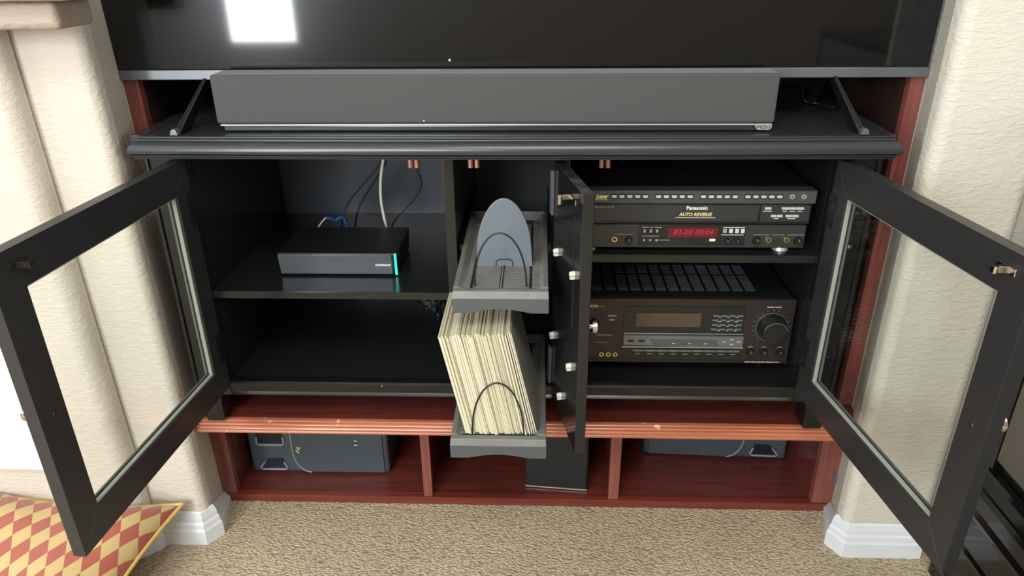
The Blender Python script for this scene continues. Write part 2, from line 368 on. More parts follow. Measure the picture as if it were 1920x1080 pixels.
# front wall, left of the niche: return, rounded corner, face, proud chimney breast
pl = [(-0.118, 0.58), (-0.118, 0.085), (-0.092, -0.015)] + arcpts(-0.1105, -0.0275, 0.019, -0.05, -PI/2, 7) \
   + [(-0.2005, -0.0465)] + arcpts(-0.2135, -0.0595, 0.013, PI/2, 0, 3)[:1] \
   + [(-0.2055, -0.052), (-0.2075, -0.062)] + arcpts(-0.236, -0.062, 0.030, 0, -PI/2, 7) + [(-2.6, -0.092), (-2.6, 0.58)]
wl_ = MB().prism(pl, 'z', 0, 2.7)
wl_.xf(lambda c: (c.x-0.036*(min(c.z, 1.3)-0.17) if c.x > -1 else c.x, c.y, c.z))
struct(wl_.build('wall_left', M['stuccoL'], smooth=True))
pr_ = [(1.302, 0.58), (1.302, 0.085), (1.270, -0.012)] + arcpts(1.2895, -0.0265, 0.019, PI+0.05, 1.5*PI, 7) + [(1.425, -0.0455)] \
   + arcpts(1.426, -0.0205, 0.025, -PI/2, 0, 6) + [(1.452, 0.03), (3.4, 0.03), (3.4, 0.58)]
struct(MB().prism(pr_, 'z', 0, 2.7).build('wall_right', M['stuccoR'], smooth=True))
struct(bx('wall_front', M['stuccoL'], None, -0.25, 1.42, -0.04, 0.58, 1.95, 2.7))
struct(bx('wall_niche', M['wallp'], None, -0.25, 1.42, 0.575, 0.6, 0, 1.95))
# baseboards (swept profile with mitred, clipped corner)
def baseboard(name, path, side):
    prof = [(0, 0), (0.0150, 0), (0.0150, 0.036), (0.0125, 0.041), (0.0115, 0.052), (0.0085, 0.057), (0.0080, 0.066), (0.0050, 0.078), (0.0015, 0.082), (0, 0.082)]
    P = [Vector((a, b)) for a, b in path]; n = len(P); k = len(prof); vs = []
    for i in range(n):
        zs = 0.35 if i == 0 else 1.0
        def nor(a, b):
            d = (b-a).normalized(); return Vector((d.y, -d.x))*side
        if i == 0: nn = nor(P[0], P[1])
        elif i == n-1: nn = nor(P[-2], P[-1])
        else:
            a, b = nor(P[i-1], P[i]), nor(P[i], P[i+1]); nn = (a+b).normalized(); nn = nn/max(0.3, nn.dot(a))
        for t, z in prof: vs.append((P[i].x+nn.x*t, P[i].y+nn.y*t, z*zs))
    fs = [(i*k+j, i*k+(j+1) % k, (i+1)*k+(j+1) % k, (i+1)*k+j) for i in range(n-1) for j in range(k)]
    fs += [tuple(range(k)), tuple(range(n*k-1, (n-1)*k-1, -1))]
    mb = MB(); mb.faces(vs, fs); return struct(mb.build(name, M['trim'], smooth=False))
baseboard('baseboard_right', [(1.3005, 0.077), (1.2685, -0.020), (1.2840, -0.0460), (1.432, -0.0465), (1.452, -0.026), (1.452, 0.028)], 1)
baseboard('baseboard_left', [(-0.1100, 0.077), (-0.0842, -0.024), (-0.1000, -0.0470), (-0.1970, -0.0475), (-0.2010, -0.0700), (-0.2300, -0.0930), (-2.5, -0.093)], -1)
tag(struct(bx('trim_1', M['tape'], None, 1.2955, 1.2985, 0.066, 0.078, 0.088, 0.104)), 'small scrap of blue tape')
# stucco corbel under the mantel, top left
cb = thing('mantel_corbel', (-0.3, -0.1, 1.078), 'rough taupe stucco mantel end on the wall left of the television', 'mantel')
MB().box(-0.9, -0.066, -0.155, -0.06, 1.078, 1.118).build('lower_tier', M['corbel'], cb, 0.011, 3)
MB().box(-0.9, -0.028, -0.185, -0.06, 1.1185, 1.19).build('upper_tier', M['corbel'], cb, 0.012, 3)
# marble fireplace facing, far left
mf = thing('fireplace_facing', (-0.8, -0.1, 0.24), 'white marble fireplace facing beside the cushion on the left', 'fireplace')
for i, (x0, x1, z0, z1) in enumerate(((-0.80, -0.345, 0.242, 0.380), (-0.80, -0.345, 0.384, 0.70), (-1.30, -0.804, 0.242, 0.70))):
    bx('marble_slab', M['marble'], mf, x0, x1, -0.112, -0.09, z0, z1, 0.002)
bx('grout_bed', M['grout'], mf, -1.30, -0.347, -0.108, -0.0925, 0.243, 0.699)
# ------------------------------------------------------------------ built in mahogany unit
bi = thing('built_in_cabinet', (0.59, 0.3, 0.0), 'red mahogany built-in unit in the wall niche, black tv stand standing on it', 'cabinet')
shr = lambda c: (c.x-0.022*(c.z-0.2), c.y, c.z)
MB().box(-0.120, -0.0845, 0.087, 0.107, 0.286, 1.95).xf(shr).build('upper_stile', M['redstile'], bi, 0.002)
MB().box(1.2705, 1.3015, 0.087, 0.107, 0.286, 1.95).xf(lambda c: (c.x+0.008*(c.z-0.2) if c.x < 1.28 else c.x, c.y, c.z)).build('upper_stile', M['redstile'], bi, 0.002)
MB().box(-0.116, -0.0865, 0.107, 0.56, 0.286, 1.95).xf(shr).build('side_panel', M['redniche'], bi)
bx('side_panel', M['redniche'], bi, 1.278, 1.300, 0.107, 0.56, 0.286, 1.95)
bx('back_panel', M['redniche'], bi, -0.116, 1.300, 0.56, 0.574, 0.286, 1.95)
bx('back_panel', M['red'], bi, -0.116, 1.300, 0.56, 0.574, 0.0, 0.2855)
bx('top_board', M['red'], bi, -0.116, 1.3005, 0.0165, 0.56, 0.262, 0.284, 0.001)
prof = [(0.016, 0.2845), (0.010, 0.2845), (0.007, 0.2838), (0.0055, 0.2818), (0.0062, 0.2806), (0.0035, 0.2802), (0.001, 0.2788), (-0.0002, 0.2765), (0.0006, 0.2752), (-0.0018, 0.2748), (-0.004, 0.2732), (-0.0052, 0.2705), (-0.0044, 0.2692), (-0.0068, 0.2686), (-0.0086, 0.2668), (-0.0092, 0.2635), (-0.008, 0.262), (0.016, 0.262)]
MB().prism(prof, 'x', -0.090, 1.2745).build('moulding', M['redmould'], bi, smooth=True)
for i, (x0, x1, xb) in enumerate(((-0.119, -0.0765, 0), (0.3645, 0.3852, 0), (0.792, 0.8160, 0), (1.254, 1.3015, 0))):
    bx('base_stile', M['redstile'], bi, x0, x1, 0.080, 0.098, 0.0225, 0.262, 0.0015)
bx('bottom_rail', M['redrail'], bi, -0.117, 1.3005, 0.078, 0.098, 0.001, 0.0215, 0.002)
bx('cubby_floor', M['red'], bi, -0.10, 1.29, 0.0985, 0.559, 0.006, 0.019)
for x0, x1 in ((-0.100, -0.079), (0.367, 0.382), (0.795, 0.812), (1.2565, 1.28)):
    bx('partition', M['red'], bi, x0, x1, 0.0985, 0.559, 0.0195, 0.2615)
# ------------------------------------------------------------------ black tv stand
D = 0.018
st = thing('tv_stand', (0.57, 0.2, 0.284), 'black painted tv stand with its three doors open in the niche', 'tv stand')
for sx, x0, x1 in ((-1, -0.070, -0.003), (1, 1.143, 1.211)):
    q = MB(); q.box(x0, x1, 0.004, 0.030, 0.348, 0.876)
    q.build('front_post', M['black'], st, 0.002)
    e = x0 if sx < 0 else x1
    bx('post_bead', M['black'], st, e-0.004+sx*0.001, e+0.004+sx*0.001, -0.001, 0.036, 0.348, 0.872, 0.002)
    bx('side_panel', M['blackin'], st, (-0.020 if sx < 0 else 1.1425), (-0.0025 if sx < 0 else 1.160), 0.0305, 0.468, 0.378, 0.858)
    # leg: tapered front block
    a, b = (-0.069, -0.024) if sx < 0 else (1.165, 1.210)
    c = 0.004
    MB().hexa([(a+c, 0.001, 0.285), (b-c, 0.001, 0.285), (b-c, 0.05, 0.285), (a+c, 0.05, 0.285)], [(a, -0.003, 0.3475), (b, -0.003, 0.3475), (b, 0.055, 0.3475), (a, 0.055, 0.3475)]).build('leg', M['worn'] if sx > 0 else M['black'], st, 0.003)
    bx('leg', M['black'], st, a+0.004, b-0.004, 0.41, 0.46, 0.285, 0.348, 0.003)
bx('bottom_board', M['blackin'], st, -0.020, 1.160, 0.0305, 0.468, 0.356, 0.3775)
pp = [(0.030, 0.3495), (0.003, 0.3495), (0.001, 0.352), (0.004, 0.3545), (0.006, 0.357), (0.006, 0.3755), (0.010, 0.3785), (0.030, 0.3785)]
MB().prism(pp, 'x', -0.003, 1.143).build('plinth', M['worn'], st, smooth=True)
bx('plinth_lip', M['chrome'], st, -0.024, 1.164, 0.0, 0.003, 0.3455, 0.3492) if False else None
bx('back_panel', M['blackback'], st, -0.0195, 1.1595, 0.458, 0.4675, 0.378, 0.858)
bx('divider', M['blackin'], st, 0.4575, 0.4765, 0.006, 0.4575, 0.378, 0.858, 0.001)
bx('divider', M['blackin'], st, 0.6640, 0.6830, 0.006, 0.4575, 0.378, 0.858, 0.001)
bx('shelf', M['blackin'], st, -0.0022, 0.4572, 0.004, 0.457, 0.5705, 0.586, 0.001)
bx('shelf', M['blackin'], st, 0.6833, 1.1422, 0.012, 0.457, 0.647, 0.6625, 0.001)
bx('top_board', M['crown'], st, -0.080, 1.221, -0.016, 0.50, 0.8765, 0.8925, 0.001)
bx('sub_top', M['black'], st, -0.07, 1.21, 0.0045, 0.468, 0.8585, 0.876)
# crown: ogee profile, front with mitred ends and short returns
cp = [(0.000, 0.8935), (-0.008, 0.8935), (-0.0100, 0.8928), (-0.0106, 0.8912), (-0.0092, 0.8902), (-0.0110, 0.8896), (-0.0124, 0.8882), (-0.0126, 0.8868), (-0.0108, 0.8860), (-0.0140, 0.8856), (-0.0176, 0.8836), (-0.0208, 0.8800), (-0.0232, 0.8755), (-0.0242, 0.8700), (-0.0236, 0.8665), (-0.0190, 0.8640), (-0.0160, 0.8630), (-0.0182, 0.8618), (-0.0182, 0.8602), (-0.0150, 0.8592), (-0.0168, 0.8582), (-0.0165, 0.8565), (-0.0130, 0.8555), (0.0, 0.855)]
cp = [(t*1.0, z) for t, z in cp]
def crown():
    path = [(-0.052, 0.46), (-0.052, -0.018)] + [(-0.052+ (1.186+0.052+0.017)*i/12.0, -0.018-0.006*math.sin(PI*i/12)) for i in range(1, 12)] + [(1.203, -0.018), (1.203, 0.46)]
    P = [Vector(p) for p in path]; n = len(P); k = len(cp); vs = []
    def nor(a, b):
        d = (b-a).normalized(); return Vector((d.y, -d.x))
    for i in range(n):
        a = nor(P[max(i-1, 0)], P[max(i, 1)]); b = nor(P[min(i, n-2)], P[min(i+1, n-1)])
        nn = (a+b).normalized(); nn = nn/max(0.4, nn.dot(a))
        for t, z in cp: vs.append((P[i].x+nn.x*t*-1*-1, P[i].y+nn.y*t*-1*-1, z))
    fs = [(i*k+j, i*k+(j+1) % k, (i+1)*k+(j+1) % k, (i+1)*k+j) for i in range(n-1) for j in range(k)]
    fs += [tuple(range(k)), tuple(range(n*k-1, (n-1)*k-1, -1))]
    mb = MB(); mb.faces(vs, fs); return mb
cm = MB()
# outward normal is the left-hand side of the path, so mirror the profile offset
cp = [(-t, z) for t, z in cp]
cm = crown()
cm.build('crown_moulding', M['crown'], st, smooth=True)
# opening header behind the crown
bx('header', M['black'], st, -0.003, 1.143, 0.006, 0.022, 0.851, 0.8583)
# roller catches under the header
for x in (0.4052, 0.5122, 0.7429):
    c = bx('roller_catch', M['plastic'], st, x-0.011, x+0.011, 0.010, 0.026, 0.843, 0.8508)
    for s in (-1, 1): MB().cyl((x+s*0.0058, 0.012, 0.8285), 0.0046, 0.0145, 'z', 12).build('roller', M['copper'], c, smooth=True)
# ---- doors
def door_xf(P0, ang, side):
    s_, c_ = math.sin(ang), math.cos(ang)
    d = Vector((-s_, -c_, 0)) if side < 0 else Vector((s_, -c_, 0))
    n = Vector((-c_, s_, 0)) if side < 0 else Vector((c_, s_, 0))
    return lambda c: Vector(P0)+d*c.x+n*c.y+Vector((0, 0, c.z))
def glass_door(side):
    f = door_xf((0 if side < 0 else 1.14, 0, 0), 0.0752 if side < 0 else 0.1293, side)
    S, z0, z1, a0, a1, g0, g1, T = 0.464, 0.3735, 0.8475, 0.046, 0.4145, 0.4265, 0.7915, 0.020
    q = MB()
    for poly in ([(0, z0), (S, z0), (a1, g0), (a0, g0)], [(S, z0), (S, z1), (a1, g1), (a1, g0)], [(S, z1), (0, z1), (a0, g1), (a1, g1)], [(0, z1), (0, z0), (a0, g0), (a0, g1)]):
        q.prism([(p[0], p[1]) for p in poly], 'y', 0, T)
    o = q.xf(f).build('door', M['door'], st, 0.0003, 1)
    # moulded sight edge + pale glazing strip
    b = MB(); e = 0.0035
    w_ = 0.0035
    for (x0, x1, y0, y1) in ((a0, a0+e, g0, g1), (a1-w_, a1, g0, g1), (a0+e, a1-w_, g0, g0+e), (a0+e, a1-w_, g1-w_, g1)): b.box(x0, x1, 0.0035, 0.0105, y0, y1)
    b.xf(f).build('glazing_strip', M['bead'], o, 0.0006, 1)
    b = MB()
    for (x0, x1, y0, y1) in ((a0, a0+e, g0, g1), (a1-w_, a1, g0, g1), (a0+e, a1-w_, g0, g0+e), (a0+e, a1-w_, g1-w_, g1)): b.box(x0, x1, 0.0145, 0.0185, y0, y1)
    b.xf(f).build('outer_bead', M['beadd'], o, 0.0006, 1)
    MB().box(a0+0.0036, a1-0.001, 0.011, 0.014, g0+0.0036, g1-0.001).xf(f).build('pane', M['glass'], o)
    # knob on the outer face, its screw on the inner face
    k = MB(); k.cyl((0.440, T, 0.612), 0.005, 0.010, 'y', 12); k.cyl((0.440, T+0.010, 0.612), 0.011, 0.007, 'y', 16, 0.0135); k.cyl((0.440, T+0.017, 0.612), 0.0135, 0.005, 'y', 16, 0.006)
    k.xf(f).build('knob', M['chrome'], o, smooth=True)
    MB().cyl((0.4365, 0.0, 0.608), 0.0045, -0.0015, 'y', 12, 0.003).xf(f).build('screw', M['wire'], o, smooth=True)
    # catch plate (spring clip)
    c = MB(); cx = 0.4175; cz = 0.8235
    c.box(cx-0.016, cx+0.016, -0.0015, 0, cz-0.005, cz+0.005)
    c.prism([(cx-0.006, -0.001), (cx-0.003, -0.013), (cx-0.006, -0.017), (cx-0.003, -0.019), (cx+0.003, -0.019), (cx+0.006, -0.017), (cx+0.003, -0.013), (cx+0.006, -0.001)], 'z', cz-0.0045, cz+0.0045)
    c.xf(f).build('catch_clip', M['chrome'] if side > 0 else M['wire'], o, 0.0006, 1)
    for hz in (0.757, 0.470):
        h = MB(); h.box(-0.002, 0.020, -0.0018, -0.0002, hz-0.030, hz+0.030); h.cyl((0.008, -0.0018, hz-0.018), 0.003, -0.001, 'y', 10); h.cyl((0.008, -0.0018, hz+0.018), 0.003, -0.001, 'y', 10)
        h.xf(f).build('hinge', M['black'], o)
glass_door(-1); glass_door(1)
f = door_xf((0.6545, -0.0135, 0), math.radians(11.5), 1)
o = MB().box(0, 0.196, 0, 0.018, 0.3735, 0.8475).xf(f).build('door', M['doorgloss'], st, 0.001, 1)
for s_, z_ in ((0.0369, 0.695), (0.1569, 0.703), (0.0144, 0.516), (0.150, 0.527), (0.0852, 0.425)):
    g = MB(); g.cyl((s_, 0, z_), 0.0052, -0.007, 'y', 12, 0.0045); g.cyl((s_, -0.007, z_), 0.0045, -0.0015, 'y', 12, 0.003); g.box(s_-0.0035, s_+0.0035, -0.0075, 0, z_-0.0085, z_-0.004)
    g.xf(f).build('bumper', M['rubber'], o, smooth=True)
g = MB(); g.box(0.118, 0.156, -0.0015, 0, 0.8165, 0.826); g.box(0.118, 0.122, -0.018, 0, 0.817, 0.8255); g.cyl((0.121, -0.018, 0.810), 0.0048, 0.016, 'z', 12)
g.xf(f).build('catch_arm', M['chrome'], o, 0.0008, 1)
MB().box(0.150, 0.1512, -0.0012, 0, 0.60, 0.80).xf(f).build('cord', M['cable_k'], o)
for hz in (0.79, 0.44):
    MB().box(-0.010, 0.004, -0.006, -0.0005, hz-0.04, hz+0.04).xf(f).build('hinge', M['trayf'], o, 0.001)
k = MB(); k.cyl((0.17, 0.018, 0.612), 0.005, 0.010, 'y', 12); k.cyl((0.17, 0.028, 0.612), 0.011, 0.007, 'y', 16, 0.0135)
k.xf(f).build('knob', M['chrome'], o, smooth=True)
# ------------------------------------------------------------------ television
tv = thing('television', (0.58, 0.11, 0.894), 'large black flat television standing above the soundbar', 'television')
lean = lambda c: (c.x, c.y-0.0*(c.z-0.97), c.z)
bx('housing', M['plasticm'], tv, -0.130, 1.294, 0.084, 0.125, 0.974, 1.775, 0.003)
bx('screen', M['screen'], tv, -0.131, 1.295, 0.0765, 0.0835, 0.9885, 1.772, 0.001)
bx('lower_bezel', M['tvstrip'], tv, -0.1345, 1.2985, 0.0745, 0.092, 0.971, 0.988, 0.0012)
bx('side_bezel', M['tvstrip'], tv, -0.1345, -0.1312, 0.0755, 0.09, 0.9885, 1.776)
bx('side_bezel', M['tvstrip'], tv, 1.2952, 1.2985, 0.0755, 0.09, 0.9885, 1.776)
text('maker_name', 'SONY', 0.0105, 0.594, 0.0742, 0.9830, M['silver'], tv, bold=0.0002, width=1.25)
MB().cyl((0.470, 0.0763, 1.003), 0.0022, -0.001, 'y', 10).build('sensor', M['silver'], tv)
def tvleg(x, s):
    q = MB(); w = 0.0065
    # front blade: from foot on stand up and back to the set
    q.hexa([(x-w, -0.020, 0.8945), (x+w, -0.020, 0.8945), (x+w, 0.030, 0.8945), (x-w, 0.030, 0.8945)],
           [(x+s*0.030-0.003, 0.088, 0.985), (x+s*0.030+0.003, 0.088, 0.985), (x+s*0.030+0.003, 0.120, 0.985), (x+s*0.030-0.003, 0.120, 0.985)])
    for v in q.bm.verts:
        if v.co.y < 0 : v.co.z = 0.8945
    q.hexa([(x-w, 0.235, 0.8945), (x+w, 0.235, 0.8945), (x+w, 0.262, 0.8945), (x-w, 0.262, 0.8945)],
           [(x+s*0.030-0.003, 0.092, 0.985), (x+s*0.030+0.003, 0.092, 0.985), (x+s*0.030+0.003, 0.122, 0.985), (x+s*0.030-0.003, 0.122, 0.985)])
    o = q.build('leg', M['plastic'], tv, 0.002)
    t = MB(); t.prism([(x-0.0075, 0.8945), (x+0.0075, 0.8945), (x+0.005, 0.902), (x, 0.9055), (x-0.005, 0.902)], 'y', -0.026, -0.012)
    t.build('toe_cap', M['tvstrip'], o, 0.001)
tvleg(0.003, 1); tvleg(1.166, -1)
# ------------------------------------------------------------------ soundbar
sb = thing('soundbar', (0.545, 0.03, 0.8935), 'long charcoal cloth soundbar lying on the black stand', 'soundbar')
bx('body', M['grille'], sb, 0.0695, 1.0235, 0.003, 0.063, 0.9085, 0.9900, 0.004, 3)
bx('base', M['crown'], sb, 0.078, 1.015, 0.008, 0.058, 0.8945, 0.9035, 0.002)
bx('silver_line', M['silver'], sb, 0.0745, 0.995, 0.0025, 0.055, 0.9045, 0.9068, 0.0006)
t = MB().prism([(0.990, 0.9068), (1.0205, 0.9068), (1.0205, 0.8995), (1.017, 0.8965), (0.997, 0.8965)], 'y', 0.0020, 0.012).build('badge', M['silver'], sb, 0.0005, 1)
text('maker_name', 'VIZIO', 0.0082, 1.0065, 0.0018, 0.9018, M['wire'], t, bold=0.00005, width=1.15)
MB().cyl((0.430, 0.0024, 0.913), 0.0012, -0.001, 'y', 8).build('indicator', M['white'], sb)
# ------------------------------------------------------------------ set-top box
sx = thing('set_top_box', (0.228, 0.15, 0.586), 'black set-top box with slate front and teal light on the left shelf', 'set-top box')
q = MB(); q.hexa([(0.110, 0.082, 0.589), (0.347, 0.082, 0.589), (0.345, 0.229, 0.589), (0.112, 0.229, 0.589)], [(0.107, 0.079, 0.635), (0.350, 0.079, 0.635), (0.348, 0.229, 0.635), (0.110, 0.229, 0.635)])
q.build('case', M['plastic'], sx, 0.004, 3)
MB().hexa([(0.1105, 0.0785, 0.590), (0.3375, 0.0785, 0.590), (0.3375, 0.083, 0.590), (0.1105, 0.083, 0.590)], [(0.109, 0.0755, 0.6325), (0.337, 0.0755, 0.6325), (0.337, 0.08, 0.6325), (0.109, 0.08, 0.6325)]).build('front_panel', M['stbfront'], sx, 0.0018)
MB().hexa([(0.3425, 0.0775, 0.5895), (0.3462, 0.0775, 0.5895), (0.3462, 0.083, 0.5895), (0.3425, 0.083, 0.5895)], [(0.3425, 0.0752, 0.6345), (0.3462, 0.0752, 0.6345), (0.3462, 0.0802, 0.6345), (0.3425, 0.0802, 0.6345)]).build('status_light', M['led'], sx)
text('maker_name', 'contour', 0.0088, 0.3195, 0.0762, 0.612, M['white'], sx, bold=0.0002, width=1.1)
for x in (0.125, 0.33):
    for y in (0.1, 0.21): bx('foot', M['plasticm'], sx, x-0.006, x+0.006, y-0.006, y+0.006, 0.5862, 0.589)
# cables in the left compartment
def smooth_path(pts, n=10):
    P = [Vector(p) for p in pts]; out = []
    for i in range(len(P)-1):
        p0, p1, p2, p3 = P[max(i-1, 0)], P[i], P[i+1], P[min(i+2, len(P)-1)]
        for k in range(n):
            t = k/n
            out.append(0.5*((2*p1)+(-p0+p2)*t+(2*p0-5*p1+4*p2-p3)*t*t+(-p0+3*p1-3*p2+p3)*t**3))
    return out+[P[-1]]
def cable(name, pts, r, m_, label, cat='cable'):
    o = MB().tube(smooth_path(pts), r, 8).build(name, m_, None, smooth=True); return tag(o, label, cat)
cable('cable', [(0.302, 0.30, 0.857), (0.2965, 0.30, 0.80), (0.281, 0.30, 0.73), (0.277, 0.295, 0.68), (0.283, 0.285, 0.635), (0.292, 0.262, 0.620), (0.292, 0.233, 0.615)], 0.0036, M['cable_w'], 'thick white cable hanging down behind the set-top box')
cable('cable', [(0.292, 0.31, 0.857), (0.2835, 0.31, 0.765), (0.24, 0.31, 0.71), (0.20, 0.31, 0.665), (0.185, 0.30, 0.63), (0.190, 0.26, 0.610), (0.19, 0.233, 0.606)], 0.0018, M['cable_k'], 'thin dark cable curving left, leftmost of the cables behind the set-top box')
cable('cable', [(0.298, 0.33, 0.857), (0.292, 0.33, 0.765), (0.26, 0.33, 0.71), (0.225, 0.33, 0.66), (0.212, 0.32, 0.63), (0.215, 0.28, 0.612), (0.215, 0.233, 0.609)], 0.0022, M['cable_k'], 'dark cable just left of the thick white cable')
cable('cable', [(0.355, 0.30, 0.857), (0.361, 0.30, 0.75), (0.3685, 0.30, 0.72), (0.366, 0.30, 0.70), (0.348, 0.30, 0.672), (0.325, 0.30, 0.648), (0.305, 0.285, 0.628), (0.300, 0.26, 0.612), (0.300, 0.233, 0.610)], 0.0018, M['cable_k'], 'thin grey cable bending right below the left roller catch')
w = thing('network_plug', (0.157, 0.27, 0.64), 'blue cable end sticking up behind the set-top box', 'plug')
MB().tube(smooth_path([(0.158, 0.262, 0.644), (0.168, 0.268, 0.640), (0.175, 0.275, 0.634), (0.185, 0.28, 0.638), (0.192, 0.285, 0.634), (0.20, 0.29, 0.60), (0.20, 0.30, 0.588)]), 0.0042, 8).build('boot', M['blue'], w, smooth=True)
MB().tube([(0.158, 0.262, 0.644), (0.150, 0.255, 0.636), (0.143, 0.2475, 0.627)], 0.0018, 8).build('wire', M['cable_w'], w, smooth=True)
for i, (x, z) in enumerate(((0.0226, 0.645), (0.0522, 0.648))):
    MB().cyl((x, 0.4578, z), 0.0028, -0.001, 'y', 10).build('screw_hole', M['chrome'], st)
# crumpled plastic bag in the lower left compartment
def bag():
    q = MB(); rnd = random.Random(5)
    bmesh.ops.create_icosphere(q.bm, subdivisions=4, radius=1)
    dirs = [(Vector((rnd.uniform(-1, 1), rnd.uniform(-1, 1), rnd.uniform(-1, 1))).normalized(), rnd.uniform(6, 15), rnd.uniform(0, 6)) for _ in range(9)]
    for v in q.bm.verts:
        p = v.co.copy(); s_ = 1+sum(0.055*abs(math.sin(k*p.dot(d)+ph)) for d, k, ph in dirs)-0.25
        v.co = Vector((0.410+p.x*0.044*s_, 0.17+p.y*0.05*s_, 0.5170+p.z*0.066*s_))
        if v.co.x > 0.456: v.co.x = 0.456
        if v.co.z > 0.5698: v.co.z = 0.5698
    o = q.build('plastic_bag', M['bag'], None); return tag(o, 'crumpled glossy black plastic bag hanging under the left shelf', 'bag')
bag()
# ------------------------------------------------------------------ laserdisc player
ld = thing('disc_player', (0.912, 0.2, 0.6625), 'charcoal disc player with red display on the right shelf', 'disc player')
X0, X1, Y = 0.697, 1.127, 0.032
bx('case', M['rcvtop'], ld, X0+0.004, X1-0.004, 0.060, 0.41, 0.6695, 0.780, 0.002)
bx('top_strip', M['ldgrey'], ld, X0, X1, Y-0.003, 0.0598, 0.7565, 0.7805, 0.002)
bx('middle_face', M['lddark'], ld, X0+0.002, X1-0.004, Y+0.002, 0.0598, 0.716, 0.7555, 0.001)
bx('disc_tray', M['ldmid'], ld, X0+0.004, 1.0285, Y-0.001, Y+0.0018, 0.7215, 0.7535, 0.0012)
bx('control_panel', M['ldmid'], ld, 1.032, X1-0.007, Y-0.0003, Y+0.0018, 0.7215, 0.7535, 0.0008)
bx('lower_face', M['ldmid'], ld, X0+0.003, X1-0.008, Y-0.001, 0.0598, 0.6695, 0.7148, 0.0025)
bx('display_panel', M['lddark'], ld, 0.8135, 1.009, Y-0.0028, Y-0.0012, 0.6755, 0.7135, 0.002)
bx('display_window', M['redwin'], ld, 0.867, 0.9575, Y-0.0036, Y-0.0029, 0.6915, 0.7105)
text('display_digits', '83-00 00:04', 0.0145, 0.9122, Y-0.0037, 0.7010, M['redseg'], ld, shear=0.25, width=1.05)
b0 = MB().box(0.7595, 0.7685, Y-0.0052, Y-0.003, 0.7675, 0.7725).build('button', M['btn'], ld, 0.0007, 1)
sk = MB().box(0.7582, 0.7698, Y-0.0036, Y-0.0029, 0.7652, 0.7750).build('button_surround', M['plasticm'], b0)
for g_, base in enumerate((0.764, 0.844, 0.9245, 1.004)):
    for i in range(5):
        if g_ == 0 and i == 0: continue
        dx = base+i*0.0142-0.764
        c = copy_at(b0, (dx, 0, 0), ld); s2 = sk.copy(); COL.objects.link(s2); s2.parent = c
text('brand', 'Panasonic', 0.0098, 0.9158, Y-0.0015, 0.7475, M['white'], ld, bold=0.0003)
text('caption', 'AUTO REVERSE', 0.0090, 0.9140, Y-0.0015, 0.7350, M['gold'], ld, bold=0.0002, shear=0.2, width=0.95)
bx('caption_rule', M['white'], ld, 0.878, 0.951, Y-0.0014, Y-0.001, 0.7283, 0.7293)
text('logo', 'Laser', 0.0095, 0.742, Y-0.0035, 0.7700, M['gold'], ld, bold=0.0004, shear=0.3, width=1.0)
text('caption', 'DISC PLAYER', 0.0038, 0.741, Y-0.0035, 0.7642, M['gold'], ld)
text('caption', 'LASER DISC PLAYER', 0.0045, 0.744, Y-0.0015, 0.7490, M['greyp'], ld, width=1.1)
text('caption', 'PL', 0.0065, 0.722, Y-0.0015, 0.7315, M['greyp'], ld)
for x in (1.083, 1.104):
    MB().ring((x, Y-0.0029, 0.7700), 0.0020, 0.0046, 0.0004, 14).build('disc_mark', M['greyp'], ld)
for x, z, wd in ((1.0435, 0.7475, 0.0060), (1.0555, 0.7330, 0.0052), (1.0665, 0.7330, 0.0052), (1.0825, 0.7330, 0.0058), (1.0945, 0.7330, 0.0058), (1.0745, 0.7475, 0.0065), (1.0880, 0.7475, 0.0065), (1.1015, 0.7475, 0.0065)):
    bx('button', M['btn'], ld, x-wd, x+wd, Y-0.0035, Y-0.0003, z-0.0024, z+0.0024, 0.001)
for x, z, wd in ((1.0435, 0.7415, 0.008), (1.0745, 0.7415, 0.004), (1.0880, 0.7415, 0.005), (1.1015, 0.7415, 0.004), (1.061, 0.7275, 0.004), (1.0885, 0.7275, 0.007)):
    bx('caption', M['white'], ld, x-wd, x+wd, Y-0.0010, Y-0.0004, z-0.0005, z+0.0005)
for x in (0.8235, 0.8350, 0.8465): bx('key', M['greyp'], ld, x-0.002, x+0.002, Y-0.0045, Y-0.0029, 0.7005, 0.7065, 0.0006)
for x in (0.8235, 0.8350, 0.8465): MB().cyl((x, Y-0.0029, 0.6855), 0.0022, -0.0012, 'y', 10).build('key', M['greyp'], ld)
for x0, x1, z in ((0.8185, 0.8315, 0.7105), (0.834, 0.839, 0.7105), (0.842, 0.8545, 0.7105), (0.8185, 0.8515, 0.6935), (0.850, 0.8715, 0.6855)):
    bx('caption', M['greyp'], ld, x0, x1, Y-0.0034, Y-0.0029, z-0.0006, z+0.0006)
for i, x in enumerate((0.9705, 0.9815, 0.9925, 1.0030)):
    bx('key', M['btnl'] if i else M['greyp'], ld, x-0.0035, x+0.0035, Y-0.0045, Y-0.0029, 0.7000, 0.7085, 0.0012)
bx('caption', M['white'], ld, 0.9665, 1.0065, Y-0.0034, Y-0.0029, 0.7105, 0.7115)
bx('caption', M['white'], ld, 0.9645, 1.0055, Y-0.0034, Y-0.0029, 0.6958, 0.6968)
bx('switch_mark', M['white'], ld, 0.944, 0.955, Y-0.0034, Y-0.0029, 0.6835, 0.6885, 0.001)
def knob(x, z, r, par, y=Y, m_=None):
    k_ = MB(); k_.cyl((x, y, z), r*1.25, -0.0012, 'y', 20, r*1.2); k_.cyl((x, y-0.0012, z), r, -0.008, 'y', 20, r*0.85)
    o_ = k_.build('knob', m_ or M['lddark'], par, smooth=True)
    bx('pointer', M['greyp'], o_, x-0.0005, x+0.0005, y-0.0097, y-0.0092, z+r*0.2, z+r*0.8)
